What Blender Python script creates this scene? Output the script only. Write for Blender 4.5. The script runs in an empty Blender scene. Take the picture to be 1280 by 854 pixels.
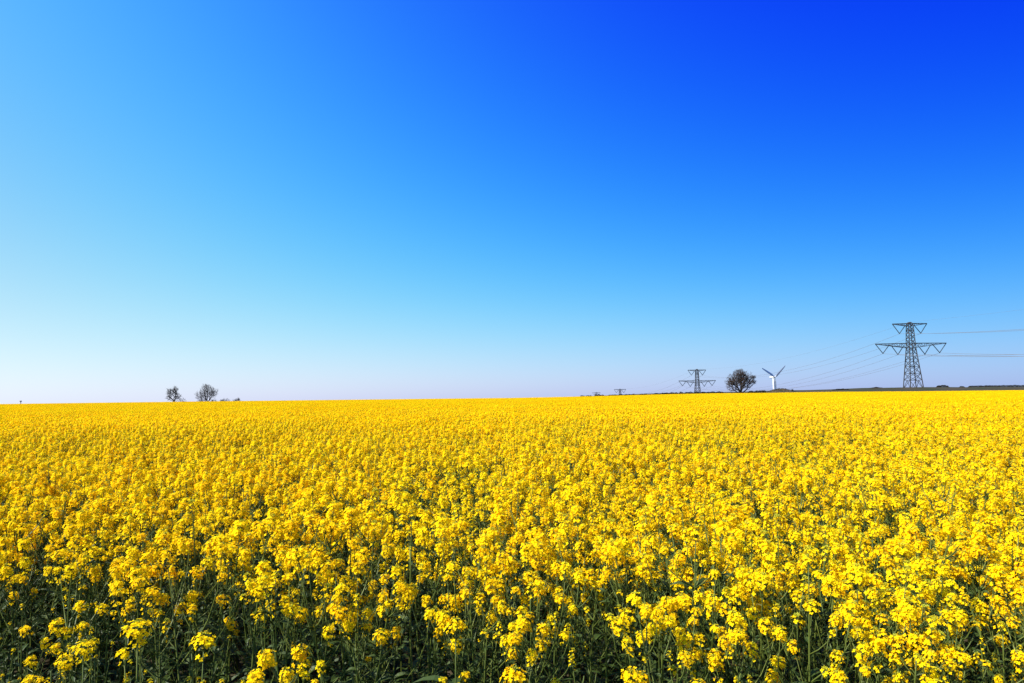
import bpy, math, random
from mathutils import Matrix, Vector, noise
random.seed(11)
rad = math.radians
C = bpy.context.scene
COL = C.collection

# ------------------------------------------------------------------ camera
EYE = 1.75
PITCH, ROLL = rad(4.59), rad(0.75)
FPX = 1280 * 24 / 36
cam = bpy.data.objects.new('camera', bpy.data.cameras.new('camera'))
COL.objects.link(cam)
C.camera = cam
cam.data.lens = 24
cam.data.sensor_width = 36
cam.data.clip_start = 0.05
cam.data.clip_end = 20000
CM = Matrix.Translation((0, 0, EYE)) @ Matrix.Rotation(math.pi / 2 + PITCH, 4, 'X') @ Matrix.Rotation(-ROLL, 4, 'Z')
cam.matrix_world = CM

# ------------------------------------------------------------------ sky and sun
SUN_EL, SUN_AZ = rad(46), rad(-108)         # sun to the left, a little behind the camera
SUN_STRENGTH = 5.0
C.view_settings.view_transform = 'Standard'
C.view_settings.look = 'None'
EXPO = 0.98
C.view_settings.exposure = EXPO
C.view_settings.gamma = 1.0
C.view_settings.use_curve_mapping = False
C.cycles.max_bounces = 8
C.cycles.transmission_bounces = 6
C.cycles.diffuse_bounces = 5
w = bpy.data.worlds.new('World')
C.world = w
w.use_nodes = True
WN, WL = w.node_tree.nodes, w.node_tree.links
bg = WN['Background']
bg.inputs[1].default_value = 0.1 / 2 ** EXPO


def wmath(op, a, b=None, clamp=False):
    n = WN.new('ShaderNodeMath')
    n.operation = op
    n.use_clamp = clamp
    for i, v in enumerate((a, b)):
        if v is None:
            continue
        if isinstance(v, (int, float)):
            n.inputs[i].default_value = v
        else:
            WL.new(v, n.inputs[i])
    return n.outputs[0]


sky = WN.new('ShaderNodeTexSky')
sky.sky_type = 'NISHITA'
sky.sun_disc = False
sky.sun_elevation = SUN_EL
sky.sun_rotation = SUN_AZ
tc = WN.new('ShaderNodeTexCoord')
dp = WN.new('ShaderNodeVectorMath')
dp.operation = 'DOT_PRODUCT'
WL.new(tc.outputs['Generated'], dp.inputs[0])
dp.inputs[1].default_value = (math.sin(SUN_AZ), math.cos(SUN_AZ), 0)
sx = WN.new('ShaderNodeSeparateXYZ')
WL.new(tc.outputs['Generated'], sx.inputs[0])
S_ = wmath('MAXIMUM', wmath('MINIMUM', dp.outputs['Value'], 0.40), -0.85)
S2 = wmath('MULTIPLY', S_, S_)
# dot is signed towards the sun; the sky pales towards it and deepens away from it
Z_ = wmath('MAXIMUM', wmath('MINIMUM', sx.outputs[2], 0.52), 0.0)
ZZ = wmath('MULTIPLY', Z_, Z_)
SZ = wmath('MULTIPLY', S_, Z_)
EH = wmath('EXPONENT', wmath('MULTIPLY', Z_, -12.5))
SZZ, S2Z, SEH = wmath('MULTIPLY', SZ, Z_), wmath('MULTIPLY', S2, Z_), wmath('MULTIPLY', S_, EH)
sc_ = WN.new('ShaderNodeSeparateColor')
WL.new(sky.outputs[0], sc_.inputs[0])
cc_ = WN.new('ShaderNodeCombineColor')
SKYFIT = [(0.511, -1.017, -10.369, 7.37, 15.75, -0.508, -0.355, -13.848, -0.4, 1.52),
          (0.148, -0.138, -1.617, -0.801, 1.888, -0.061, -0.158, 4.387, -2.177, 0.599),
          (-0.109, -0.143, 1.657, -1.56, 0.03, 0.513, -0.092, 0.095, -0.504, 0.329)]
for k, co in enumerate(SKYFIT):
    e = wmath('ADD', co[0], wmath('MULTIPLY', S_, co[1]))
    e = wmath('ADD', e, wmath('MULTIPLY', Z_, co[2]))
    e = wmath('ADD', e, wmath('MULTIPLY', ZZ, co[3]))
    e = wmath('ADD', e, wmath('MULTIPLY', SZ, co[4]))
    e = wmath('ADD', e, wmath('MULTIPLY', EH, co[5]))
    e = wmath('ADD', e, wmath('MULTIPLY', S2, co[6]))
    e = wmath('ADD', e, wmath('MULTIPLY', SZZ, co[7]))
    e = wmath('ADD', e, wmath('MULTIPLY', S2Z, co[8]))
    e = wmath('ADD', e, wmath('MULTIPLY', SEH, co[9]))
    base = wmath('POWER', wmath('MULTIPLY', sc_.outputs[k], 0.1), 0.3)
    v = wmath('MULTIPLY', wmath('MULTIPLY', base, wmath('EXPONENT', e)), 10.0)
    WL.new(wmath('MINIMUM', v, 14.0), cc_.inputs[k])
WL.new(cc_.outputs[0], bg.inputs[0])

sl = bpy.data.lights.new('sun', 'SUN')
sl.energy = SUN_STRENGTH
sl.angle = rad(0.53)
sl.color = (1.0, 0.95, 0.86)
sun = bpy.data.objects.new('sun', sl)
COL.objects.link(sun)
sd = Vector((math.sin(SUN_AZ) * math.cos(SUN_EL), math.cos(SUN_AZ) * math.cos(SUN_EL), math.sin(SUN_EL)))
sun.rotation_euler = sd.to_track_quat('Z', 'Y').to_euler()
sun.location = (-30, 10, 40)


# ------------------------------------------------------------------ helpers
def tag(o, label=None, cat=None, group=None, kind=None):
    if label: o['label'] = label
    if cat: o['category'] = cat
    if group: o['group'] = group
    if kind: o['kind'] = kind
    return o


def empty(name, loc, rz=0.0, s=1.0):
    o = bpy.data.objects.new(name, None)
    o.empty_display_size = 0.2
    COL.objects.link(o)
    o.location = loc
    o.rotation_euler = (0, 0, rz)
    o.scale = (s, s, s)
    return o


def put(name, me, parent=None, mat=None):
    o = bpy.data.objects.new(name, me)
    COL.objects.link(o)
    if parent: o.parent = parent
    if mat: me.materials.append(mat)
    return o


class MB:
    """collects faces (each with a material index) for one mesh"""
    def __init__(self):
        self.v, self.f, self.m = [], [], []

    def face(self, pts, m=0):
        i = len(self.v)
        self.v.extend([tuple(p) for p in pts])
        self.f.append(tuple(range(i, i + len(pts))))
        self.m.append(m)

    def tube(self, pts, rads, sides=4, m=0, cap=True):
        n = len(pts)
        base = len(self.v)
        up = None
        for i in range(n):
            t = (pts[min(i + 1, n - 1)] - pts[max(i - 1, 0)])
            if t.length < 1e-9: t = Vector((0, 0, 1))
            t.normalize()
            if up is None:
                up = t.orthogonal().normalized()
            else:
                up = (up - t * up.dot(t))
                up = up.normalized() if up.length > 1e-6 else t.orthogonal().normalized()
            b = t.cross(up)
            for k in range(sides):
                a = 2 * math.pi * k / sides
                self.v.append(tuple(pts[i] + (up * math.cos(a) + b * math.sin(a)) * rads[i]))
        for i in range(n - 1):
            for k in range(sides):
                a, b2 = base + i * sides + k, base + i * sides + (k + 1) % sides
                self.f.append((a, b2, b2 + sides, a + sides))
                self.m.append(m)
        if cap:
            self.f.append(tuple(base + k for k in reversed(range(sides)))); self.m.append(m)
            self.f.append(tuple(base + (n - 1) * sides + k for k in range(sides))); self.m.append(m)

    def mesh(self, name, mats, smooth=False):
        me = bpy.data.meshes.new(name)
        me.from_pydata(self.v, [], self.f)
        for mt in mats: me.materials.append(mt)
        if len(mats) > 1:
            me.polygons.foreach_set('material_index', self.m)
        if smooth:
            me.polygons.foreach_set('use_smooth', [True] * len(self.f))
        me.update()
        return me


def material(name, col, rough=0.8, spec=0.2, var=0.0, col2=None, nscale=4.0, trans=0.0, randmix=True, metal=0.0, coords='Object'):
    m = bpy.data.materials.new(name)
    m.use_nodes = True
    N, L = m.node_tree.nodes, m.node_tree.links
    b = N['Principled BSDF']
    b.inputs['Roughness'].default_value = rough
    b.inputs['Specular IOR Level'].default_value = spec
    b.inputs['Metallic'].default_value = metal
    out = b.inputs['Base Color']
    csock = None
    if col2 is not None:
        mix = N.new('ShaderNodeMix')
        mix.data_type = 'RGBA'
        mix.inputs['A'].default_value = (*col, 1)
        mix.inputs['B'].default_value = (*col2, 1)
        tcn = N.new('ShaderNodeTexCoord')
        nz = N.new('ShaderNodeTexNoise')
        nz.inputs['Scale'].default_value = nscale
        nz.inputs['Detail'].default_value = 4
        L.new(tcn.outputs[coords], nz.inputs['Vector'])
        rp = N.new('ShaderNodeMapRange')
        rp.inputs['From Min'].default_value = 0.3
        rp.inputs['From Max'].default_value = 0.7
        L.new(nz.outputs['Fac'], rp.inputs['Value'])
        fac = rp.outputs[0]
        if randmix:
            oi = N.new('ShaderNodeObjectInfo')
            ad = N.new('ShaderNodeMath'); ad.operation = 'ADD'
            L.new(oi.outputs['Random'], ad.inputs[0]); L.new(fac, ad.inputs[1])
            mu = N.new('ShaderNodeMath'); mu.operation = 'MULTIPLY'; mu.inputs[1].default_value = 0.5
            L.new(ad.outputs[0], mu.inputs[0])
            fac = mu.outputs[0]
        L.new(fac, mix.inputs['Factor'])
        csock = mix.outputs['Result']
        L.new(csock, out)
    else:
        out.default_value = (*col, 1)
    if trans > 0:
        tr = N.new('ShaderNodeBsdfTranslucent')
        if csock: L.new(csock, tr.inputs['Color'])
        else: tr.inputs['Color'].default_value = (*col, 1)
        ms = N.new('ShaderNodeMixShader')
        ms.inputs[0].default_value = trans
        L.new(b.outputs[0], ms.inputs[1]); L.new(tr.outputs[0], ms.inputs[2])
        L.new(ms.outputs[0], N['Material Output'].inputs['Surface'])
    return m


M = {}
M['petal'] = material('petal', (0.97, 0.78, 0.006), 0.8, 0.05, col2=(0.95, 0.52, 0.002), nscale=34.0, trans=0.40)
M['bud'] = material('bud', (0.55, 0.50, 0.02), 0.6, 0.2, col2=(0.32, 0.38, 0.04), nscale=20, trans=0.1)
M['stem'] = material('stem', (0.050, 0.080, 0.012), 0.55, 0.25, col2=(0.120, 0.140, 0.025), nscale=6)
M['leaf'] = material('leaf', (0.016, 0.034, 0.005), 0.55, 0.25, col2=(0.045, 0.072, 0.011), nscale=10, trans=0.15)
M['steel'] = material('galvanised_steel', (0.035, 0.035, 0.04), 0.7, 0.15, col2=(0.06, 0.055, 0.055), nscale=0.4, randmix=False)
M['insulator'] = material('insulator_glass', (0.035, 0.045, 0.05), 0.5, 0.3)
M['wire'] = material('cable_aluminium', (0.14, 0.14, 0.16), 0.6, 0.3)
M['white'] = material('turbine_paint', (0.60, 0.60, 0.60), 0.5, 0.3, col2=(0.50, 0.50, 0.52), nscale=0.2, randmix=False)
M['bark'] = material('bark', (0.030, 0.024, 0.022), 0.9, 0.1, col2=(0.06, 0.05, 0.04), nscale=1.5, randmix=False)
M['twig'] = material('twig', (0.030, 0.023, 0.022), 0.9, 0.1, col2=(0.060, 0.045, 0.038), nscale=0.8, randmix=False)
M['hedge'] = material('hedge_leaf', (0.016, 0.020, 0.009), 0.8, 0.1, col2=(0.040, 0.030, 0.018), nscale=0.5, trans=0.1)
M['budleaf'] = material('young_leaf', (0.05, 0.05, 0.025), 0.8, 0.1, col2=(0.09, 0.07, 0.04), nscale=0.5, trans=0.1)
M['post'] = material('post_wood', (0.22, 0.19, 0.16), 0.85, 0.1, col2=(0.30, 0.26, 0.22), nscale=8)
M['post_cap'] = material('post_cap_metal', (0.03, 0.03, 0.035), 0.6, 0.3)


# ------------------------------------------------------------------ rays of the view and the lie of the land
R3 = CM.to_3x3()


def ray(px, py):
    return (R3 @ Vector((px - 640, 427 - py, -FPX))).normalized()


def at(px, py, Y):
    """point seen at photo pixel (px, py) at depth Y north of the camera"""
    d = ray(px, py)
    return Vector((d.x / d.y * Y, Y, EYE + d.z / d.y * Y))


def interp(x, ks):
    if x <= ks[0][0]: return ks[0][1]
    for (a, u), (b, v) in zip(ks, ks[1:]):
        if x <= b:
            t = (x - a) / (b - a)
            return u + (v - u) * t
    return ks[-1][1]


EDGE = 420.0          # far edge of the rape field, range from the camera
BANK = 560.0          # brow of the rough ground behind it
CROP = 1.5          # top of the bloom
crest_px = [(0, 504.6), (160, 502.5), (320, 500.6), (480, 498.8), (640, 497.1), (720, 495.4), (840, 492.2), (890, 491.2),
            (960, 490.6), (1040, 489.3), (1140, 488.7), (1280, 487.1)]
bank_px = [(640, 499.0), (700, 496.5), (800, 492.6), (840, 491.3), (890, 490.4), (945, 489.4), (960, 488.4), (1000, 487.8), (1040, 486.8), (1080, 485.0),
           (1140, 484.2), (1280, 483.7)]


def az_table(tab):
    out = []
    for px, py in tab:
        d = ray(px, py)
        out.append((math.atan2(d.x, d.y), d.z / math.hypot(d.x, d.y)))
    return out


crest_t, bank_t = az_table(crest_px), az_table(bank_px)


def ground_z(x, y):
    r = math.hypot(x, y)
    az = math.atan2(x, y)
    ge = EYE + interp(az, crest_t) * EDGE - CROP
    if abs(az) > rad(60):                      # behind the camera: plain level ground
        ge *= max(0.0, 1 - (abs(az) - rad(60)) / rad(30))
    if r <= EDGE:
        return ge * (r / EDGE) ** 2
    if az > bank_t[0][0]:
        gb = EYE + interp(az, bank_t) * BANK
    else:
        gb = ge - 2.2 + min(0, (az - bank_t[0][0])) * 2
    if abs(az) > rad(60): gb = -1.0
    if r <= BANK:
        t = (r - EDGE) / (BANK - EDGE)
        return ge + (gb - ge) * (t * t * (3 - 2 * t) * 0.4 + t * 0.6)
    return interp(r, [(BANK, gb), (600, gb - 0.6), (975, -12.5), (1500, -35), (2200, -37), (4000, -55), (9000, -140)])


def ground():
    azs = []
    a = -180.0
    while a < 180 - 1e-6:
        azs.append(a)
        a += 0.5 if -45 <= a < 45 else 5.0
    rings = [0.6, 1.2, 2, 3, 4.5, 7, 10, 15, 22, 32, 45, 65, 90, 120, 160, 200, 240, 280, 320, 350, 380, 400, 410, 420,
             430, 440, 455, 470, 490, 510, 530, 545, 555, 560, 565, 575, 600, 650, 720, 800, 900, 1050, 1200, 1350, 1500, 1800, 2200, 3000,
             4000, 6000, 9000]
    vs, fs = [(0, 0, 0)], []
    n = len(azs)
    for r in rings:
        for a in azs:
            x, y = r * math.sin(rad(a)), r * math.cos(rad(a))
            z = ground_z(x, y)
            if r > 425: z += 0.25 * noise.noise(Vector((x * 0.06, y * 0.06, 0)))
            vs.append((x, y, z))
    for k in range(n):
        fs.append((0, 1 + (k + 1) % n, 1 + k))
    for i in range(len(rings) - 1):
        for k in range(n):
            a0, a1 = 1 + i * n + k, 1 + i * n + (k + 1) % n
            fs.append((a0, a1, a1 + n, a0 + n))
    me = bpy.data.meshes.new('ground')
    me.from_pydata(vs, [], fs)
    me.polygons.foreach_set('use_smooth', [True] * len(fs))
    m = bpy.data.materials.new('soil_and_grass')
    m.use_nodes = True
    N, L = m.node_tree.nodes, m.node_tree.links
    b = N['Principled BSDF']
    b.inputs['Roughness'].default_value = 0.95
    b.inputs['Specular IOR Level'].default_value = 0.1
    geo = N.new('ShaderNodeNewGeometry')
    ln = N.new('ShaderNodeVectorMath'); ln.operation = 'LENGTH'
    L.new(geo.outputs['Position'], ln.inputs[0])
    gt = N.new('ShaderNodeMath'); gt.operation = 'GREATER_THAN'; gt.inputs[1].default_value = EDGE + 1
    L.new(ln.outputs['Value'], gt.inputs[0])

    def nmix(scale, c1, c2):
        nz = N.new('ShaderNodeTexNoise'); nz.inputs['Scale'].default_value = scale; nz.inputs['Detail'].default_value = 6
        L.new(geo.outputs['Position'], nz.inputs['Vector'])
        rp = N.new('ShaderNodeMapRange'); rp.inputs[1].default_value = 0.35; rp.inputs[2].default_value = 0.65
        L.new(nz.outputs['Fac'], rp.inputs[0])
        mx = N.new('ShaderNodeMix'); mx.data_type = 'RGBA'
        mx.inputs['A'].default_value = (*c1, 1); mx.inputs['B'].default_value = (*c2, 1)
        L.new(rp.outputs[0], mx.inputs['Factor'])
        return mx.outputs['Result']
    soil = nmix(3.0, (0.030, 0.034, 0.014), (0.055, 0.042, 0.024))
    grass = nmix(0.07, (0.024, 0.034, 0.009), (0.060, 0.040, 0.022))
    mx = N.new('ShaderNodeMix'); mx.data_type = 'RGBA'
    L.new(gt.outputs[0], mx.inputs['Factor']); L.new(soil, mx.inputs['A']); L.new(grass, mx.inputs['B'])
    L.new(mx.outputs['Result'], b.inputs['Base Color'])
    bp = N.new('ShaderNodeBump'); bp.inputs['Strength'].default_value = 0.6
    nz = N.new('ShaderNodeTexNoise'); nz.inputs['Scale'].default_value = 12
    L.new(geo.outputs['Position'], nz.inputs['Vector']); L.new(nz.outputs['Fac'], bp.inputs['Height'])
    L.new(bp.outputs[0], b.inputs['Normal'])
    o = put('ground', me, mat=m)
    tag(o, kind='structure')


ground()

# ------------------------------------------------------------------ rapeseed: flower heads, leaves, plants
U = random.uniform


def rdir():
    while True:
        v = Vector((U(-1, 1), U(-1, 1), U(-1, 1)))
        if 0.05 < v.length < 1: return v.normalized()


def flower(mb, p, n, size):
    """four spread petals of one small flower"""
    t = n.orthogonal().normalized()
    t.rotate(Matrix.Rotation(U(0, 6.28), 3, n))
    b = n.cross(t)
    for k in range(4):
        a = k * math.pi / 2 + U(-.15, .15)
        d = t * math.cos(a) + b * math.sin(a)
        s = n.cross(d)
        L = size * U(.85, 1.1)
        W = L * .42
        lift = U(.15, .45)
        mb.face([p, p + d * L * .55 + s * W + n * L * lift * .5, p + d * L + s * W * .45 + n * L * lift * .7,
                 p + d * L - s * W * .45 + n * L * lift * .7, p + d * L * .55 - s * W + n * L * lift * .5], 0)


def pod(mb, p, d, L, m):
    s = d.orthogonal().normalized() * 0.0016
    s2 = d.cross(s).normalized() * 0.0016
    mb.face([p - s, p + s, p + d * L], m)
    mb.face([p - s2, p + s2, p + d * L], m)


def head_mesh(idx, nf, r, h, fs=0.0079):
    """raceme: dome of open flowers round a knot of buds, origin at the foot of the dome; materials petal, bud, stem"""
    mb = MB()
    mb.tube([Vector((0, 0, -0.03)), Vector((0, 0, h * .7))], [.0018, .0010], 4, 2)
    for i in range(nf):
        t = (i + U(0, .8)) / nf
        a = i * 2.39996 + U(-.3, .3)
        z = h * (0.05 + .85 * t)
        rr = r * (math.cos(t * 1.2) ** .6) * U(.55, 1.15)
        if i % 5 == 0:                        # older flowers strung out below the dome
            z -= h * U(.2, .9)
            rr *= U(.6, .95)
        out = Vector((math.cos(a), math.sin(a), 0))
        p = out * rr + Vector((0, 0, z + .25 * rr))
        n = (out * (1.15 - t * .7) + Vector((0, 0, .35 + t * .8)) + rdir() * .35).normalized()
        flower(mb, p, n, fs * U(.85, 1.15))
        mb.face([out * .001 + Vector((0, 0, z - .006)), out * .001 + Vector((0, 0, z - .004)), p], 2)
    for i in range(12 if nf > 20 else 26):    # buds
        a = i * 2.4
        out = Vector((math.cos(a), math.sin(a), 0))
        p = out * r * .16 * math.sqrt(i / 3) + Vector((0, 0, h * U(.82, 1.0)))
        d = (out * .4 + Vector((0, 0, 1))).normalized()
        s = d.orthogonal().normalized() * .0022
        s2 = d.cross(s)
        q = p + d * .0065
        for u, v in ((s, s2), (s2, -s), (-s, -s2), (-s2, s)):
            mb.face([p, p + d * .003 + u, q, p + d * .003 + v], 1)
    return mb


def leaf_blade(mb, p, d, L, W, m, droop=.5):
    side = d.cross(Vector((0, 0, 1)))
    side = side.normalized() if side.length > .01 else Vector((1, 0, 0))
    side = (side + Vector((0, 0, U(-.5, .5)))).normalized()
    prev = None
    q = p.copy()
    dd = d.copy()
    ws = [.35, .9, 1.0, .7, .06]
    for i, wv in enumerate(ws):
        a, b = q - side * W * wv * .5 + Vector((0, 0, W * .18 * wv)), q + side * W * wv * .5 + Vector((0, 0, W * .18 * wv))
        if prev:
            mb.face([prev[0], prev[2], q, a], m)
            mb.face([prev[2], prev[1], b, q], m)
        prev = (a, b, q.copy())
        q = q + dd * (L / 4)
        dd = (dd + Vector((0, 0, -droop * .4))).normalized()


def plant_variant(kind):
    """returns stem MB, foliage MB, list of flower heads (head index, matrix)"""
    st, fo, heads = MB(), MB(), []
    H = 1.10 if kind != 'green' else 0.86
    lean = Vector((U(-.06, .06), U(-.06, .06), 0))

    def sp(t):
        return Vector((lean.x * t * t * 1.5, lean.y * t * t * 1.5, H * t)) + Vector((math.sin(t * 5 + lean.x * 90) * .008, math.cos(t * 4) * .008, 0))
    ts = [0, .25, .45, .6, .72, .84, .93, 1.0]
    st.tube([sp(t) for t in ts], [.0052, .0049, .0045, .0040, .0035, .0028, .0022, .0017], 5)
    top = sp(1.0)
    axis = (sp(1) - sp(.9)).normalized()

    def add_head(p, ax, s, hi=None):
        q = Vector((0, 0, 1)).rotation_difference(ax)
        s *= .92
        mt = Matrix.Translation(p) @ q.to_matrix().to_4x4() @ Matrix.Rotation(U(0, 6.28), 4, 'Z') @ Matrix.Diagonal((s, s, s, 1))
        heads.append(((random.randrange(5) if U(0, 1) < (.80 if kind == 'bloom' else .4) else random.choice((5, 6, 5))) if hi is None else hi, mt))

    nb = {'bloom': random.randint(7, 10), 'green': random.randint(2, 4), 'tall': 3}[kind]
    if kind == 'green':
        if U(0, 1) < .8: add_head(top, axis, U(.55, .85))
    else:
        add_head(top, axis, U(1.0, 1.3))
    a0 = U(0, 6.28)
    for i in range(nb):
        t = U(.52, .90) if kind == 'bloom' else U(.5, .85)
        p0 = sp(t)
        a = a0 + i * 2.4 + U(-.3, .3)
        out = Vector((math.cos(a), math.sin(a), 0))
        rise = H * (U(.78, 1.03) if kind == 'bloom' else U(.7, .95)) - p0.z
        rise = max(rise, .10)
        spread = rise * U(.35, .65) + .02
        pts = []
        for k in range(5):
            u = k / 4
            pts.append(p0 + out * spread * (1 - (1 - u) ** 1.6) + Vector((0, 0, rise * (u * .75 + u * u * .25))))
        st.tube(pts, [.0030, .0026, .0022, .0018, .0014], 4)
        ax = (pts[4] - pts[3]).normalized()
        if kind == 'bloom' or (kind == 'tall' and U(0, 1) < .8) or U(0, 1) < .35:
            add_head(pts[4], ax, U(.75, 1.12) if kind != 'green' else U(.45, .75))
        else:
            pod(st, pts[4], ax, .03, 0)
        for k in range(random.randint(2, 6)):
            u = U(.5, .95)
            i0 = min(3, int(u * 4))
            q = pts[i0].lerp(pts[i0 + 1], u * 4 - i0)
            pod(st, q, (rdir() * .7 + Vector((0, 0, .5)) + ax * .3).normalized(), U(.02, .045), 0)
        # leaf at the fork
        leaf_blade(fo, p0, (out + Vector((0, 0, U(.2, .9)))).normalized(), U(.04, .09), U(.009, .018), 0, U(.3, .8))
    for k in range(random.randint(4, 8)):      # young pods and pedicels below the top raceme
        t = U(.9, .985)
        pod(st, sp(t), (rdir() * .8 + Vector((0, 0, .5))).normalized(), U(.02, .045), 0)
    for i in range(14 if kind != 'green' else 18):
        t = U(.12, .80)
        a = U(0, 6.28)
        big = 1.35 - t
        out = Vector((math.cos(a), math.sin(a), U(.1, .9))).normalized()
        leaf_blade(fo, sp(t), out, U(.08, .15) * big * (1.2 - t * .6), U(.02, .042) * big * (1.3 - t * .7), 0, U(.3, 1.1))
    return st, fo, heads


heads_mb = [head_mesh(0, 48, .029, .044), head_mesh(1, 40, .026, .050), head_mesh(2, 58, .034, .046),
            head_mesh(3, 30, .024, .034), head_mesh(4, 47, .028, .062), head_mesh(5, 9, .019, .026), head_mesh(6, 15, .024, .070)]
NH = len(heads_mb)
HEADM = [h.mesh('flower_head', [M['petal'], M['bud'], M['stem']]) for h in heads_mb]

KINDS = ['bloom'] * 7 + ['green'] * 4 + ['tall']
VARS = []
for kd in KINDS:
    st, fo, hs = plant_variant(kd)
    VARS.append((kd, st, fo, hs, st.mesh('stem', [M['stem']], True), fo.mesh('foliage', [M['leaf']])))


def joined(var):
    """one mesh of a whole plant, for the mass of the field"""
    kd, st, fo, hs = var[:4]
    mb = MB()

    def addm(src, mt, mmap):
        off = len(mb.v)
        mb.v.extend([tuple(mt @ Vector(v)) for v in src.v] if mt else src.v)
        mb.f.extend([tuple(i + off for i in f) for f in src.f])
        mb.m.extend([mmap[x] for x in src.m])
    addm(st, None, [2]); addm(fo, None, [3])
    for hi, mt in hs:
        addm(heads_mb[hi], mt, [0, 1, 2])
    return mb.mesh('rapeseed_plant_mass', [M['petal'], M['bud'], M['stem'], M['leaf']])


def hfield(x, y):
    """gentle unevenness in the height of the crop"""
    return 1 + .06 * noise.noise(Vector((x * .7, y * .7, 3))) + .05 * noise.noise(Vector((x * .22, y * .22, 9)))


def patch(seed, half=1.05):
    """two metres square of distant crop"""
    mb = MB()
    n = 420
    for i in range(n):
        x, y = U(-half, half), U(-half, half)
        z = random.gauss(1.12, .055)
        if z < .95: z = .98
        r = U(.030, .045)
        for k in range(11):
            d = rdir()
            d.z = abs(d.z) * .9 - .15
            p = Vector((x, y, z)) + d * r
            nn = (d + rdir() * .5).normalized()
            t = nn.orthogonal().normalized()
            t.rotate(Matrix.Rotation(U(0, 6.28), 3, nn))
            b = nn.cross(t)
            s = U(.011, .018)
            mb.face([p - t * s, p - b * s, p + t * s, p + b * s], 0)
        if i % 2 == 0:
            mb.face([Vector((x - .004, y, z)), Vector((x + .004, y, z)), Vector((x + U(-.05, .05), y + U(-.05, .05), .6))], 2)
    for i in range(160):
        p = Vector((U(-half, half), U(-half, half), U(.5, .95)))
        d = rdir(); d.z = abs(d.z) * .5
        leaf_blade(mb, p, d.normalized(), .14, .05, 3)
    return mb.mesh('rapeseed_patch_mass', [M['petal'], M['bud'], M['stem'], M['leaf']])


def edge_y(x):
    """where the full bloom starts, nearest the camera"""
    return interp(x, [(-4, 3.8), (-2.2, 3.2), (-1.4, 2.85), (-.5, 2.55), (.35, 2.52), (.75, 2.2), (1.2, 1.8), (4, 1.6)])


bloom_ids = [i for i, k in enumerate(KINDS) if k == 'bloom']
green_ids = [i for i, k in enumerate(KINDS) if k == 'green']
tall_ids = [i for i, k in enumerate(KINDS) if k == 'tall']
spots = []          # x, y, var, rz, scale, tiltx, tilty
NEARR, MIDR = 6.0, 34.0
SP = 0.180
ny = int(MIDR / SP) + 2
for j in range(4, ny):
    y0 = j * SP
    xm = y0 * 1.0 + 2.6
    i0 = -int(xm / SP)
    for i in range(i0, -i0 + 1):
        x = (i + .5 * (j % 2)) * SP + U(-.10, .10)
        y = y0 + U(-.10, .10)
        r = math.hypot(x, y)
        if r > MIDR + U(-1.5, 1.5) or r < 1.15: continue
        e = edge_y(x) + U(-.10, .10)
        if y < e - 1.4: continue
        if y < e:
            spots.append((x, y, random.choice(green_ids), U(0, 6.28), U(.80, 1.0) * (1 - .06 * (e - y)), U(-.12, .12), U(-.12, .12)))
            if U(0, 1) < .95:
                spots.append((x + .1, y + U(-.1, .1), random.choice(green_ids), U(0, 6.28), U(.70, .95) * (1 - .10 * (e - y)), U(-.12, .12), U(-.12, .12)))
            continue
        f = noise.noise(Vector((x * .9, y * .9, 20)))
        if (f < -.24 and U(0, 1) < .6) or U(0, 1) < .04:
            vi = random.choice(green_ids); s = U(.95, 1.15)
        elif U(0, 1) < .05:
            vi = tall_ids[0]; s = U(1.06, 1.14)
        else:
            vi = random.choice(bloom_ids); s = U(.90, 1.10) * hfield(x, y)
            if y < e + .5: s *= U(.86, 1.0)
        tl = (.09 if y > e + .3 else .15) * (2.4 if U(0, 1) < .1 else 1)
        spots.append((x, y, vi, U(0, 6.28), s, U(-tl, tl), U(-tl, tl)))
        # an extra shorter green stand under the flowers close by, where one can look down between them
        if r < 9 and U(0, 1) < .45:
            spots.append((x + U(-.1, .1), y + .12, random.choice(green_ids), U(0, 6.28), U(.85, 1.0), U(-.1, .1), U(-.1, .1)))


def place_heads(root, var):
    s = put('stem', var[4], root)
    put('foliage', var[5], root)
    for hi, mt in var[3]:
        h = put('flower_head', HEADM[hi], root)
        h.matrix_local = mt


protos = {}
LB = {'bloom': 'yellow rapeseed plant in full bloom among the nearest rows of the crop',
      'green': 'short leafy rapeseed plant with few small yellow heads low in the nearest rows',
      'tall': 'tall thin rapeseed plant standing above its neighbours in the nearest rows'}
GR = {'bloom': 'rapeseed plants in full bloom nearest the camera',
      'green': 'short green rapeseed plants nearest the camera',
      'tall': 'tall thin rapeseed plants nearest the camera'}


def near_plant(x, y, vi, rz, s, tx, ty, label=None):
    kd = KINDS[vi]
    loc = (x, y, ground_z(x, y) - .01)
    if vi not in protos:
        r = empty('rapeseed_plant', loc)
        place_heads(r, VARS[vi])
        protos[vi] = r
    else:
        src = protos[vi]
        r = src.copy()
        COL.objects.link(r)
        for ch in src.children:
            c = ch.copy()
            COL.objects.link(c)
            c.parent = r
    r.location = loc
    r.rotation_euler = (tx, ty, rz)
    r.scale = (s, s, s)
    for k in ('label', 'group'):
        if k in r: del r[k]
    tag(r, label or LB[kd], 'rapeseed plant', None if label else GR[kd])
    return r


# single heads that stand out in the photograph, low at the front edge of the crop
def lone(px, py, h, label, vi, s):
    """plant whose top comes to height h where the line of sight through (px, py) reaches it"""
    d = ray(px, py)
    t = (h - EYE) / d.z
    p = Vector((0, 0, EYE)) + d * t
    near_plant(p.x, p.y, vi, U(0, 6.28), s, 0, 0, label)


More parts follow.
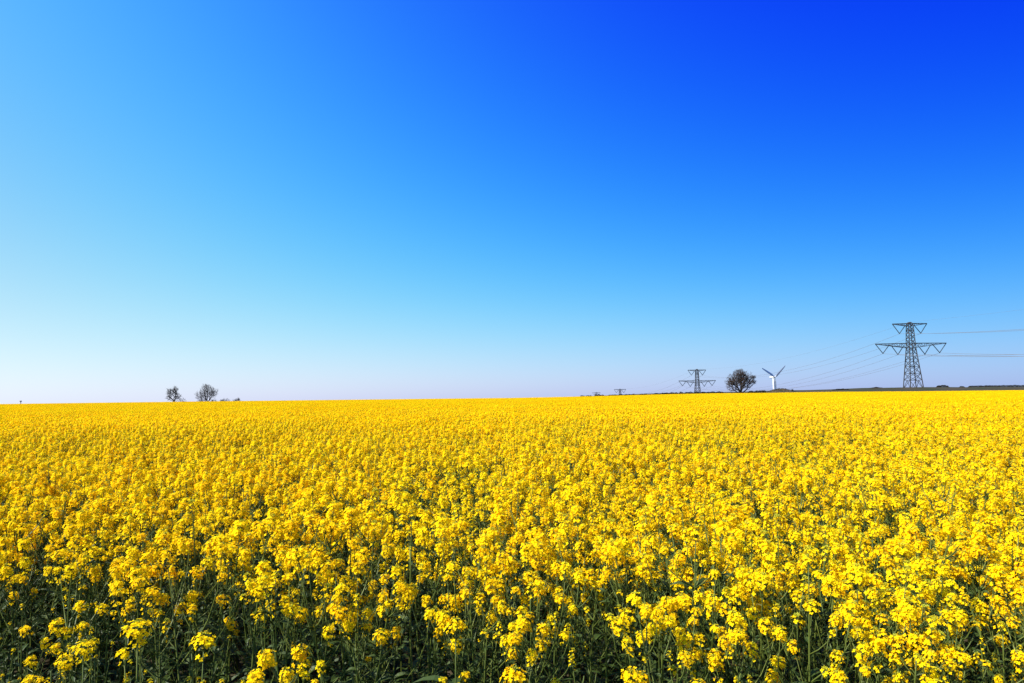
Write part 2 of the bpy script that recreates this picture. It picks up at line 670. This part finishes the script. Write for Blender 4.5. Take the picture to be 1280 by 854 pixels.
def single_variant(H, nheads, s):
    st, fo, heads = MB(), MB(), []
    pts = [Vector((.01 * math.sin(k), .01 * math.cos(k * 1.3), H * k / 5)) for k in range(6)]
    st.tube(pts, [.006, .0055, .005, .004, .003, .002], 5)
    heads.append((2, Matrix.Translation(pts[-1]) @ Matrix.Diagonal((s, s, s, 1))))
    for k in range(nheads - 1):
        a = U(0, 6.28)
        out = Vector((math.cos(a), math.sin(a), 0))
        q = [pts[3], pts[3].lerp(pts[4], .7) + out * .03, pts[4] + out * .05 + Vector((0, 0, U(.0, .1)))]
        st.tube(q, [.0025, .002, .0015], 4)
        heads.append((3, Matrix.Translation(q[-1]) @ Matrix.Diagonal((s * .7, s * .7, s * .7, 1))))
    for i in range(10):
        a = U(0, 6.28)
        leaf_blade(fo, pts[random.randint(1, 4)], Vector((math.cos(a), math.sin(a), U(.1, .8))).normalized(), U(.1, .18), U(.03, .055), 0, U(.4, 1))
    return ('single', st, fo, heads, st.mesh('stem', [M['stem']], True), fo.mesh('foliage', [M['leaf']]))


for H, nh, s in ((.90, 1, 1.15), (.80, 2, 1.15), (.92, 3, 1.05)):
    VARS.append(single_variant(H, nh, s)); KINDS.append('single')
iS = len(VARS) - 3
lone(252, 798, .93, 'rapeseed plant with one round yellow head alone in dark leaves near the bottom left', iS, 1.0)
lone(642, 842, .83, 'rapeseed plant whose bright yellow head touches the bottom edge at mid picture', iS + 1, 1.0)
lone(104, 804, .92, 'low rapeseed plant with small round yellow heads at the bottom left corner', iS + 2, .97)
lone(570, 778, .95, 'rapeseed plant with a pair of yellow heads over dark leaves left of centre', iS + 2, 1.0)
lone(172, 785, .95, 'rapeseed plant with a loose yellow head left of the single round head', iS + 1, 1.16)

spots.sort(key=lambda q: math.hypot(q[0], q[1]) if abs(math.atan2(q[0], q[1])) < rad(40) else 1e3 + math.hypot(q[0], q[1]))
NEAR = 290
for q in spots[:NEAR]:
    near_plant(*q)

# the rest of the field: one object
lib = bpy.data.collections.new('rapeseed_stock')
names = []
for i, var in enumerate(VARS[:12]):
    o = bpy.data.objects.new('stock_%02d' % i, joined(var)); lib.objects.link(o)
NP = 5
for i in range(NP):
    o = bpy.data.objects.new('stock_%02d' % (12 + i), patch(i)); lib.objects.link(o)

pts, vi_, rot_, scl_ = [], [], [], []
for x, y, vi, rz, s, tx, ty in spots[NEAR:]:
    pts.append((x, y, ground_z(x, y) - .01)); vi_.append(vi); rot_.append((tx, ty, rz)); scl_.append((s, s, s))
G = 2.0
n = int(EDGE / G) + 1
for j in range(0, n):
    for i in range(-n, n + 1):
        x, y = (i + .5) * G, (j + .5) * G
        r = math.hypot(x, y)
        if r < MIDR - 18 + U(-4, 4) or r > EDGE - 1 or abs(math.atan2(x, y)) > rad(43): continue
        z = ground_z(x, y)
        sl_x = (ground_z(x + 1, y) - ground_z(x - 1, y)) / 2
        sl_y = (ground_z(x, y + 1) - ground_z(x, y - 1)) / 2
        pts.append((x, y, z)); vi_.append(12 + random.randrange(NP))
        rot_.append((math.atan(sl_y), -math.atan(sl_x), 0))
        k = random.choice((1, -1)); k2 = random.choice((1, -1))
        hz = (1 + .05 * noise.noise(Vector((x * .22, y * .22, 9))) + U(-.02, .02))
        scl_.append((k, k2, hz))
me = bpy.data.meshes.new('rapeseed_field')
me.from_pydata(pts, [], [])
a = me.attributes.new('vi', 'INT', 'POINT'); a.data.foreach_set('value', vi_)
a = me.attributes.new('rot', 'FLOAT_VECTOR', 'POINT'); a.data.foreach_set('vector', [c for v in rot_ for c in v])
a = me.attributes.new('scl', 'FLOAT_VECTOR', 'POINT'); a.data.foreach_set('vector', [c for v in scl_ for c in v])
field = put('rapeseed_field', me)
tag(field, 'the rest of the yellow rapeseed field reaching to the skyline', 'rapeseed field', kind='stuff')
ng = bpy.data.node_groups.new('field_instances', 'GeometryNodeTree')
ng.interface.new_socket('Geometry', in_out='INPUT', socket_type='NodeSocketGeometry')
ng.interface.new_socket('Geometry', in_out='OUTPUT', socket_type='NodeSocketGeometry')
gn = ng.nodes
gi, go = gn.new('NodeGroupInput'), gn.new('NodeGroupOutput')
ci = gn.new('GeometryNodeCollectionInfo')
ci.inputs['Collection'].default_value = lib
ci.inputs['Separate Children'].default_value = True
ci.inputs['Reset Children'].default_value = True
mp = gn.new('GeometryNodeMeshToPoints')
ip = gn.new('GeometryNodeInstanceOnPoints')
ip.inputs['Pick Instance'].default_value = True


def attr(nm, tp):
    q = gn.new('GeometryNodeInputNamedAttribute'); q.data_type = tp
    q.inputs['Name'].default_value = nm
    return q.outputs['Attribute']


ng.links.new(gi.outputs[0], mp.inputs['Mesh'])
ng.links.new(mp.outputs[0], ip.inputs['Points'])
ng.links.new(ci.outputs[0], ip.inputs['Instance'])
ng.links.new(attr('vi', 'INT'), ip.inputs['Instance Index'])
e2r = gn.new('FunctionNodeEulerToRotation')
ng.links.new(attr('rot', 'FLOAT_VECTOR'), e2r.inputs[0])
ng.links.new(e2r.outputs[0], ip.inputs['Rotation'])
ng.links.new(attr('scl', 'FLOAT_VECTOR'), ip.inputs['Scale'])
ng.links.new(ip.outputs[0], go.inputs[0])
md = field.modifiers.new('instances', 'NODES')
md.node_group = ng
print('points', len(pts))


# ------------------------------------------------------------------ pylons and their cables
def pylon_parts(kt=1.0):
    """lattice body, two arms and six V strings; origin at the ground, arms along x"""
    def w_at(z):      # half width of the square body
        return interp(z, [(0, 4.7), (14, 3.5), (28.5, 2.3), (44, 1.75), (47.0, 1.5), (48.2, .5)])
    body = MB()
    S = [(-1, -1), (1, -1), (1, 1), (-1, 1)]

    def bar(mb, a, b, t):
        mb.tube([Vector(a), Vector(b)], [t * .92 * kt, t * .92 * kt], 4)

    def cor(z, k):
        q = w_at(z)
        return Vector((S[k][0] * q, S[k][1] * q, z))
    zs = [-1.0, 5.5, 10.5, 15.5, 20, 24, 28.5, 32, 35.5, 39, 42, 44.5, 47, 48.2]
    for i in range(len(zs) - 1):
        z0, z1 = zs[i], zs[i + 1]
        for k in range(4):
            k2 = (k + 1) % 4
            bar(body, cor(z0, k), cor(z1, k), .36 if z0 < 28 else .28)
            if i == 0:
                mid = (cor(z1, k) + cor(z1, k2)) / 2
                bar(body, cor(z0, k), mid, .2); bar(body, cor(z0, k2), mid, .2)
            else:
                bar(body, cor(z0, k), cor(z1, k2), .18)
                bar(body, cor(z0, k2), cor(z1, k), .18)
            if i in (0, 1, 2, 5, 6, 9, 11):
                bar(body, cor(z1, k), cor(z1, k2), .2)
    arms = []
    for (zt, zb, L, kinks) in ((32.6, 29.3, 25.8, 7), (47.2, 45.4, 12.6, 4)):
        mb = MB()
        for sx in (-1, 1):
            w0 = w_at(zb)
            n = kinks
            top, bot = [], []
            for i in range(n + 1):
                u = i / n
                x = sx * (w0 + (L - w0) * u)
                wy = w0 * (1 - u) + .15 * u
                zt_ = zt + (zt - .1 - zt) * u
                zb_ = zb + (zt - .35 - zb) * (u ** 1.0)
                top.append([Vector((x, -wy, zt_)), Vector((x, wy, zt_))])
                bot.append([Vector((x, -wy, zb_)), Vector((x, wy, zb_))])
            for i in range(n):
                for s in (0, 1):
                    bar(mb, top[i][s], top[i + 1][s], .26); bar(mb, bot[i][s], bot[i + 1][s], .24)
                    bar(mb, top[i][s], bot[i + 1][s], .13) if i % 2 else bar(mb, bot[i][s], top[i + 1][s], .13)
                    bar(mb, top[i][s], bot[i][s], .14)
                bar(mb, top[i][0], top[i + 1][1], .12); bar(mb, bot[i][1], bot[i + 1][0], .12)
                bar(mb, top[i][0], top[i][1], .14)
        arms.append(mb)
    vs = []
    for (x0, x1, zt, zd) in ((25.6, 15.6, 32.4, 7.0), (14.4, 5.2, 31.6, 7.2), (12.4, 3.1, 46.9, 7.0)):
        for sx in (-1, 1):
            mb = MB()
            bx = sx * (x0 + x1) / 2
            bp_ = Vector((bx, 0, zt - zd))
            zin = 30.9 if x0 < 15 and zt < 40 else (46.0 if zt > 40 else 31.8)
            for a in (Vector((sx * x0, 0, zt - .2)), Vector((sx * x1, 0, zin))):
                n = 26
                P, Rr = [], []
                for i in range(n + 1):
                    P.append(a.lerp(bp_, i / n)); Rr.append((.32 if i % 2 else .22) * kt)
                mb.tube(P, Rr, 6)
            mb.tube([bp_ + Vector((-.35, 0, -.1)), bp_ + Vector((.35, 0, -.1))], [.12, .12], 6)
            vs.append((mb, bp_ + Vector((0, 0, -.2))))
    return body, arms, vs


PN = {}
for far, kt in ((False, 1.0), (True, 1.2)):
    pb, pa, pv = pylon_parts(kt)
    PN[far] = (pb.mesh('tower_body', [M['steel']]), [m.mesh('crossarm', [M['steel']]) for m in pa],
               [m.mesh('insulator_string', [M['insulator']]) for m, _ in pv])
ATT = [p for _, p in pv] + [Vector((0, 0, 48.3))]


def pylon(px, py_top, Y, rz, label, zfix=None):
    p = at(px, py_top, Y)
    z = ground_z(p.x, p.y) if zfix is None else zfix
    r = empty('electricity_pylon', (p.x, p.y, z), rz)
    tag(r, label, 'pylon', 'electricity pylons of one power line')
    PB, PA, PV = PN[Y > 700]
    put('tower_body', PB, r)
    for a in PA: put('crossarm', a, r)
    for v in PV: put('insulator_string', v, r)
    print('pylon', tuple(round(c, 1) for c in p), 'base', round(z, 1), 'top wanted', round(p.z, 1), 'has', round(z + 48.2, 1))
    return Matrix.Translation((p.x, p.y, z)) @ Matrix.Rotation(rz, 4, 'Z')


m1 = pylon(1136.8, 402.5, 500, rad(-1), 'nearest and tallest lattice pylon at the right, rising over the green bank')
m2 = pylon(871, 461.8, 940, rad(3), 'smaller lattice pylon left of the round bare tree, half as big as the near one')
m3 = pylon(775, 487.4, 1450, rad(1), 'tiny far pylon with only its top arm showing over the hedge')
m4 = pylon(745.5, 489.8, 2150, rad(0), 'farthest pylon, only its tip faintly above the dark hedge')


def cable(a, b, sag, r, label, group):
    mb = MB()
    n = 40
    P = []
    for i in range(n + 1):
        t = i / n
        q = a.lerp(b, t)
        q.z -= 4 * sag * t * (1 - t)
        P.append(q)
    mb.tube(P, [r] * (n + 1), 4, cap=False)
    o = put('power_cable', mb.mesh('power_cable', [M['wire']], True))
    tag(o, label, 'cable', group)


nxt = Matrix.Translation((318, 60, 2.0)) @ Matrix.Rotation(rad(2), 4, 'Z')
cname = ['outer left lower', 'outer right lower', 'inner left lower', 'inner right lower', 'upper left', 'upper right', 'topmost earth']
for k, p in enumerate(ATT):
    ew = k == 6
    a, b = m1 @ p, nxt @ p
    sag = 9.5 if not ew else 5.0
    cable(a, b, sag, .04 if ew else .12, '%s cable running from the near pylon out of the right edge' % cname[k], 'cables right of the near pylon')
    cable(m1 @ p, m2 @ p, 14.5 if not ew else 9, .045 if ew else .085, '%s cable sagging from the near pylon to the second pylon' % cname[k], 'cables between the two nearer pylons')
    cable(m2 @ p, m3 @ p, 13 if not ew else 8, .05 if ew else .09, '%s cable dropping from the second pylon to the tiny far pylon' % cname[k], 'cables beyond the second pylon')


# ------------------------------------------------------------------ wind turbine
def turbine():
    hub = at(968, 471.6, 1300)
    gz = ground_z(hub.x, hub.y)
    yaw = rad(31)
    r = empty('wind_turbine', (hub.x, hub.y, gz), yaw)
    tag(r, 'white three-bladed wind turbine standing behind the low mound', 'wind turbine')
    H = hub.z - gz
    mb = MB()
    oy = 3.0                                            # the tower stands behind the rotor
    mb.tube([Vector((0, oy, -2)), Vector((0, oy, H * .5)), Vector((0, oy, H - 1.8))], [1.7, 1.25, 1.0], 16, cap=True)
    put('tower', mb.mesh('tower', [M['white']], True), r)
    mb = MB()
    mb.tube([Vector((0, .9, H)), Vector((0, 2, H)), Vector((0, 9.0, H + .1)), Vector((0, 10.5, H + .2))], [1.3, 1.9, 2.0, 1.3], 10)
    put('nacelle', mb.mesh('nacelle', [M['white']], True), r)
    mb = MB()
    mb.tube([Vector((0, -2.4, H)), Vector((0, -1.6, H)), Vector((0, .7, H))], [.3, 1.3, 1.6], 12)
    put('hub', mb.mesh('hub', [M['white']], True), r)
    L = 39.5
    for a in (35, 155, 275):
        mb = MB()
        ca, sa = math.cos(rad(a)), math.sin(rad(a))
        d, s = Vector((ca, 0, sa)), Vector((-sa, 0, ca))
        rings = []
        for u, c, th in ((.02, 2.0, 1.9), (.08, 2.8, 1.7), (.2, 5.4, 1.5), (.4, 4.6, 1.2), (.7, 3.4, .8), (.95, 2.0, .4), (1, .5, .2)):
            o = d * L * u
            tw = rad(14 * (1 - u) + 2)
            cs = s * math.cos(tw) + Vector((0, -1, 0)) * math.sin(tw)
            ns = cs.cross(d)
            rings.append([o + cs * (c * .35) , o + ns * th * .5 + cs * c * .1, o - cs * c * .65, o - ns * th * .5 + cs * c * .1])
        for q0, q1 in zip(rings, rings[1:]):
            for k in range(4):
                mb.face([q0[k], q0[(k + 1) % 4], q1[(k + 1) % 4], q1[k]])
        mb.face(rings[-1]); mb.face(rings[0][::-1])
        b = put('blade', mb.mesh('blade', [M['white']]), r)
        b.location = (0, -.8, H)
    print('turbine hub', hub, 'ground', gz)


turbine()


# ------------------------------------------------------------------ bare trees, shrubs, hedges
def branch_tree(pts, root, bf, mbw, mbt, rmin, rpow, split, twigs, tl, tr, leafs=0.0):
    """joins crown points to the trunk by short balanced paths; radii follow the number of tips each limb carries"""
    import numpy as np
    pts = sorted(pts, key=lambda p: (p - root[-1]).length)
    pos = np.zeros((len(pts) + len(root), 3)); path = np.zeros(len(pos)); par = [-1] * len(pos)
    for i, q in enumerate(root):
        pos[i] = q; par[i] = i - 1
        path[i] = 0 if i == 0 else path[i - 1] + (root[i] - root[i - 1]).length
    n = len(root)
    for q in pts:
        d = np.linalg.norm(pos[:n] - np.array(q), axis=1)
        c = d + bf * path[:n] + 3.0 * np.maximum(0, pos[:n, 2] - q.z)
        j = int(np.argmin(c)); pos[n] = q; par[n] = j; path[n] = path[j] + d[j]; n += 1
    cnt = [0] * n
    kids = [0] * n
    for i in range(n - 1, 0, -1):
        if cnt[i] == 0: cnt[i] = 1
        if par[i] >= 0:
            cnt[par[i]] += cnt[i]; kids[par[i]] += 1
    for i in range(1, n):
        j = par[i]
        a, b = Vector(pos[j]), Vector(pos[i])
        r1 = rmin * cnt[i] ** rpow
        r0 = min(rmin * cnt[j] ** rpow, r1 * 1.35)
        mid = a.lerp(b, .5) + rdir() * (b - a).length * .10
        (mbw if cnt[i] > split else mbt).tube([a, mid, b], [r0, (r0 + r1) / 2, r1], 5 if cnt[i] > split else 3, cap=False)
        if cnt[i] <= 6:
            ax = (b - a).normalized()
            for k in range(twigs):
                d = (ax * .6 + rdir() + Vector((0, 0, .25))).normalized()
                q = a.lerp(b, U(.2, 1))
                L = tl * U(.5, 1.2)
                e = q + d * L
                mbt.tube([q, q + d * L * .5 + rdir() * L * .08, e], [tr, tr * .8, tr * .5], 3, cap=False)
                if U(0, 1) < leafs:
                    t = rdir(); bb = t.orthogonal().normalized()
                    mbt.face([e - t * .09, e - bb * .07, e + t * .09, e + bb * .07], 1)


def blob(c, rx, ry, rz, n, shell=.5, zmin=None):
    out = []
    while len(out) < n:
        v = rdir() * (U(0, 1) ** shell)
        k = 1 + .28 * noise.noise(v.normalized() * 1.7 + Vector(c))
        p = Vector((c[0] + v.x * rx * k, c[1] + v.y * ry * k, c[2] + v.z * rz * k))
        if zmin is not None and p.z < zmin: continue
        out.append(p)
    return out


def tree(px, top, Y, label, seed, blobs, trunk, bf=.35, rmin=.035, rpow=.42, twigs=3, tl=1.0, tr=.03, leafs=.3, name='bare_tree', cat='tree', group=None):
    """blobs: (px offset, height fraction, half width px, half height fraction, points)"""
    random.seed(seed)
    p = at(px, top, Y)
    gz = ground_z(p.x, p.y) - .1
    H = p.z - gz
    m = Y / FPX
    P = []
    for ox, hf, wx, hh, n in blobs:
        P += blob((ox * m, 0, hf * H), wx * m, wx * m * .85, hh * H, n, zmin=.06 * H)
    root = [Vector((x * m, 0, z * H)) for x, z in trunk]
    wood, twig = MB(), MB()
    branch_tree(P, root, bf, wood, twig, rmin, rpow, 12, twigs, tl, tr, leafs)
    r = empty(name, (p.x, p.y, gz))
    tag(r, label, cat, group)
    put('trunk' if cat == 'tree' else 'stems', wood.mesh('trunk', [M['bark']]), r)
    put('crown' if cat == 'tree' else 'twigs', twig.mesh('crown', [M['twig'], M['budleaf']]), r)
    print(name, px, 'H', round(H, 1), 'faces', len(twig.f), len(wood.f))


tree(924.5, 460.2, 400, 'round bushy bare tree with a dense brown crown between the pylon and the turbine', 5,
     [(-1, .56, 14.5, .40, 620), (9, .52, 10, .30, 220), (-11, .42, 8.5, .26, 190), (1, .78, 9, .20, 160), (17.5, .66, 3.5, .07, 40), (18, .48, 3, .06, 25)],
     [(0, 0), (0, .06), (0, .12)], bf=.55, rmin=.06, twigs=6, tl=1.1, tr=.034, leafs=.25)
tree(217.8, 481.8, 430, 'thin forked bare tree, leftmost of the trees on the left skyline', 8,
     [(1.0, .70, 4.0, .28, 130), (-5.0, .66, 4.4, .26, 110), (5.0, .48, 4.8, .20, 60), (-5, .38, 5, .14, 40)],
     [(0, 0), (.1, .1), (.2, .2)], bf=.5, rmin=.06, twigs=4, tl=1.2, tr=.030, leafs=.1)
tree(259.3, 479.4, 430, 'wide spreading bare tree on the left skyline, right of the thin forked one', 21,
     [(0, .62, 10.5, .36, 330), (7.5, .58, 6.5, .26, 110), (-7.5, .42, 8, .26, 150), (-1, .85, 4, .14, 50), (7, .22, 6, .10, 40), (-8, .16, 7, .10, 60)],
     [(0, 0), (.05, .1), (.0, .2)], bf=.55, rmin=.05, twigs=3, tl=1.0, tr=.032, leafs=.15)
SH = dict(trunk=[(0, 0), (0, .05)], bf=.3, rmin=.02, twigs=4, tl=.6, tr=.022, name='bare_shrub', cat='shrub')
tree(227.5, 497.0, 432, 'low pale bare shrub just right of the forked tree on the left skyline', 31, [(0, .5, 5.5, .5, 150)], leafs=.1, **SH)
tree(280.5, 498.0, 432, 'low brown shrub right of the spreading tree on the left skyline', 32, [(1, .5, 6, .5, 200), (-4, .5, 2, .4, 50)], leafs=.8, **SH)
tree(296, 497.0, 432, 'small brown shrub, rightmost of the left skyline shrubs', 33, [(0, .45, 5, .45, 170), (2.5, .7, 1.5, .3, 40)], leafs=.8, **SH)
random.seed(77)


def hedge(px0, px1, tops, Y, label, name='hedge', cat='hedge', base_extra=0.3, dens=1.0, group=None, depth=2.0):
    """clipped-by-wind hedge from px0 to px1; tops gives (px, py) of its outline"""
    a = at(px0, tops[0][1], Y); b = at(px1, tops[-1][1], Y)
    c = (a + b) / 2
    gz = ground_z(c.x, c.y)
    r = empty(name, (c.x, c.y, gz))
    tag(r, label, cat, group)
    lf, wd = MB(), MB()
    L = (b - a).length
    n = int(L * depth * 46 * dens)
    for i in range(n):
        t = U(0, 1)
        px = px0 + (px1 - px0) * t
        top = at(px, interp(px, tops), Y)
        g = ground_z(top.x, top.y) - base_extra
        h = top.z - g
        if h < .3: h = .3
        h *= .86 + .28 * noise.noise(Vector((top.x * .5, 0, px0)))  + .06
        endf = min(1, min(t, 1 - t) * L / 1.2 + .25)
        u = U(0, 1) ** .6
        yy = U(-1, 1) * depth * .5 * math.sqrt(max(0, 1 - (u * .9) ** 2))
        q = Vector((top.x, top.y + yy, g + h * u * endf)) - Vector((c.x, c.y, gz))
        nn = rdir(); tt = nn.orthogonal().normalized(); bb = nn.cross(tt)
        s = U(.14, .30)
        lf.face([q - tt * s, q - bb * s * .7, q + tt * s, q + bb * s * .7])
    for i in range(max(3, int(L * 1.5))):
        t = U(0.02, .98)
        px = px0 + (px1 - px0) * t
        top = at(px, interp(px, tops), Y)
        g = ground_z(top.x, top.y) - base_extra
        q = Vector((top.x, top.y + U(-.4, .4), g)) - Vector((c.x, c.y, gz))
        h = max(.3, (top.z - g)) * U(.6, .9)
        wd.tube([q, q + Vector((U(-.3, .3), U(-.2, .2), h))], [.05, .02], 4)
    put('stems', wd.mesh('stems', [M['bark']]), r)
    put('foliage', lf.mesh('foliage', [M['hedge']]), r)


GH = 'low dark hedges along the far edge of the field'
hedge(724, 741, [(724, 494.6), (741, 493.9)], 425, 'short thin dark hedge, leftmost of the hedges along the field edge', group=GH)
hedge(742, 757, [(742, 493.4), (748, 492.7), (757, 493.6)], 425, 'small humped dark hedge right under the farthest pylon tip', group=GH)
hedge(759, 795, [(759, 493.4), (780, 492.8), (795, 492.6)], 425, 'low dark hedge running under the tiny far pylon', group=GH)
hedge(799, 810, [(799, 492.2), (804, 491.7), (810, 492.0)], 425, 'short dark hedge standing alone between two gaps in the hedge line', group=GH)
hedge(814, 848, [(814, 492.0), (830, 490.9), (848, 490.2)], 425, 'low dark hedge left of the second pylon', group=GH)
hedge(848, 905, [(848, 490.2), (880, 489.6), (905, 489.2)], 428, 'long thin dark hedge below the second pylon and left of the round tree', group=GH)
hedge(934, 958, [(934, 489.0), (950, 488.0), (958, 487.4)], 440, 'low reddish brown hedge right of the round bare tree', group=GH)
hedge(1040, 1062, [(1040, 486.8), (1050, 486.0), (1062, 486.2)], 470, 'brown scrubby hedge on the bank left of the near pylon', group='dark hedges on the bank')
hedge(1086, 1104, [(1086, 485.3), (1095, 483.8), (1104, 485.0)], 480, 'dark rounded bush on the bank, left of the near pylon', 'bush', 'bush')
hedge(1170, 1186, [(1170, 482.6), (1178, 481.2), (1186, 481.6)], 484, 'dark flat-topped bush right of the foot of the near pylon', 'bush', 'bush', dens=1.2)
hedge(1199, 1206, [(1199, 483.0), (1206, 482.8)], 484, 'small dark bush in the gap right of the flat-topped bush', 'bush', 'bush')
hedge(1210, 1300, [(1210, 482.3), (1240, 481.6), (1300, 480.9)], 484, 'long dark hedge on the bank reaching the right edge', group='dark hedges on the bank')


def mound():
    """scrub-covered earth mound in front of the turbine"""
    c = at(976, 486, 470)
    gz = ground_z(c.x, c.y)
    W, H, D = 30 * 470 / FPX, max(1.4, c.z - gz + .2), 6.0
    mb = MB()
    nu, nv = 36, 10
    vs = []
    for j in range(nv + 1):
        for i in range(nu + 1):
            u, v = i / nu * 2 - 1, j / nv * 2 - 1
            k = max(0, 1 - u * u) ** .8 * max(0, 1 - v * v) ** .7
            z = H * k * (1 + .25 * noise.noise(Vector((u * 4, v * 2, 5)))) - .3
            vs.append(Vector((u * W * .5, v * D, z)))
    for j in range(nv):
        for i in range(nu):
            q = j * (nu + 1) + i
            mb.face([vs[q], vs[q + 1], vs[q + nu + 2], vs[q + nu + 1]])
    m = material('mound_earth', (0.05, 0.045, 0.022), 0.95, .05, col2=(0.10, 0.07, 0.045), nscale=.5, randmix=False)
    r = empty('earth_mound', (c.x, c.y, gz))
    tag(r, 'low dark scrub-covered mound below the wind turbine', 'mound')
    put('earth', mb.mesh('earth', [m], False), r)
    lf = MB()
    for i in range(1500):
        q = random.choice(vs).lerp(random.choice(vs), 0) + Vector((U(-.4, .4), U(-.3, .3), U(0, .35)))
        nn = rdir(); tt = nn.orthogonal().normalized(); bb = nn.cross(tt); s = U(.08, .2)
        lf.face([q - tt * s, q - bb * s, q + tt * s, q + bb * s])
    put('scrub', lf.mesh('scrub', [M['hedge']]), r)


mound()
hedge(988.5, 991.8, [(988.5, 484.6), (990, 484.0), (991.8, 484.8)], 466, 'tiny upright bush at the right end of the mound', 'bush', 'bush', depth=1.0, dens=1.4)


def marker_post():
    t = at(26, 501.0, 405)
    g = ground_z(t.x, t.y)
    r = empty('marker_post', (t.x, t.y, g))
    tag(r, 'small pale post with a dark cap poking above the field at the far left', 'post')
    h = t.z - g
    mb = MB()
    mb.tube([Vector((0, 0, -.2)), Vector((0, 0, h - .5))], [.22, .20], 8)
    put('post', mb.mesh('post', [M['post']]), r)
    mb = MB()
    mb.tube([Vector((0, 0, h - .55)), Vector((0, 0, h - .4)), Vector((0, 0, h - .1)), Vector((0, 0, h))], [.42, .60, .60, .30], 10)
    put('cap', mb.mesh('cap', [M['post_cap']]), r)


marker_post()
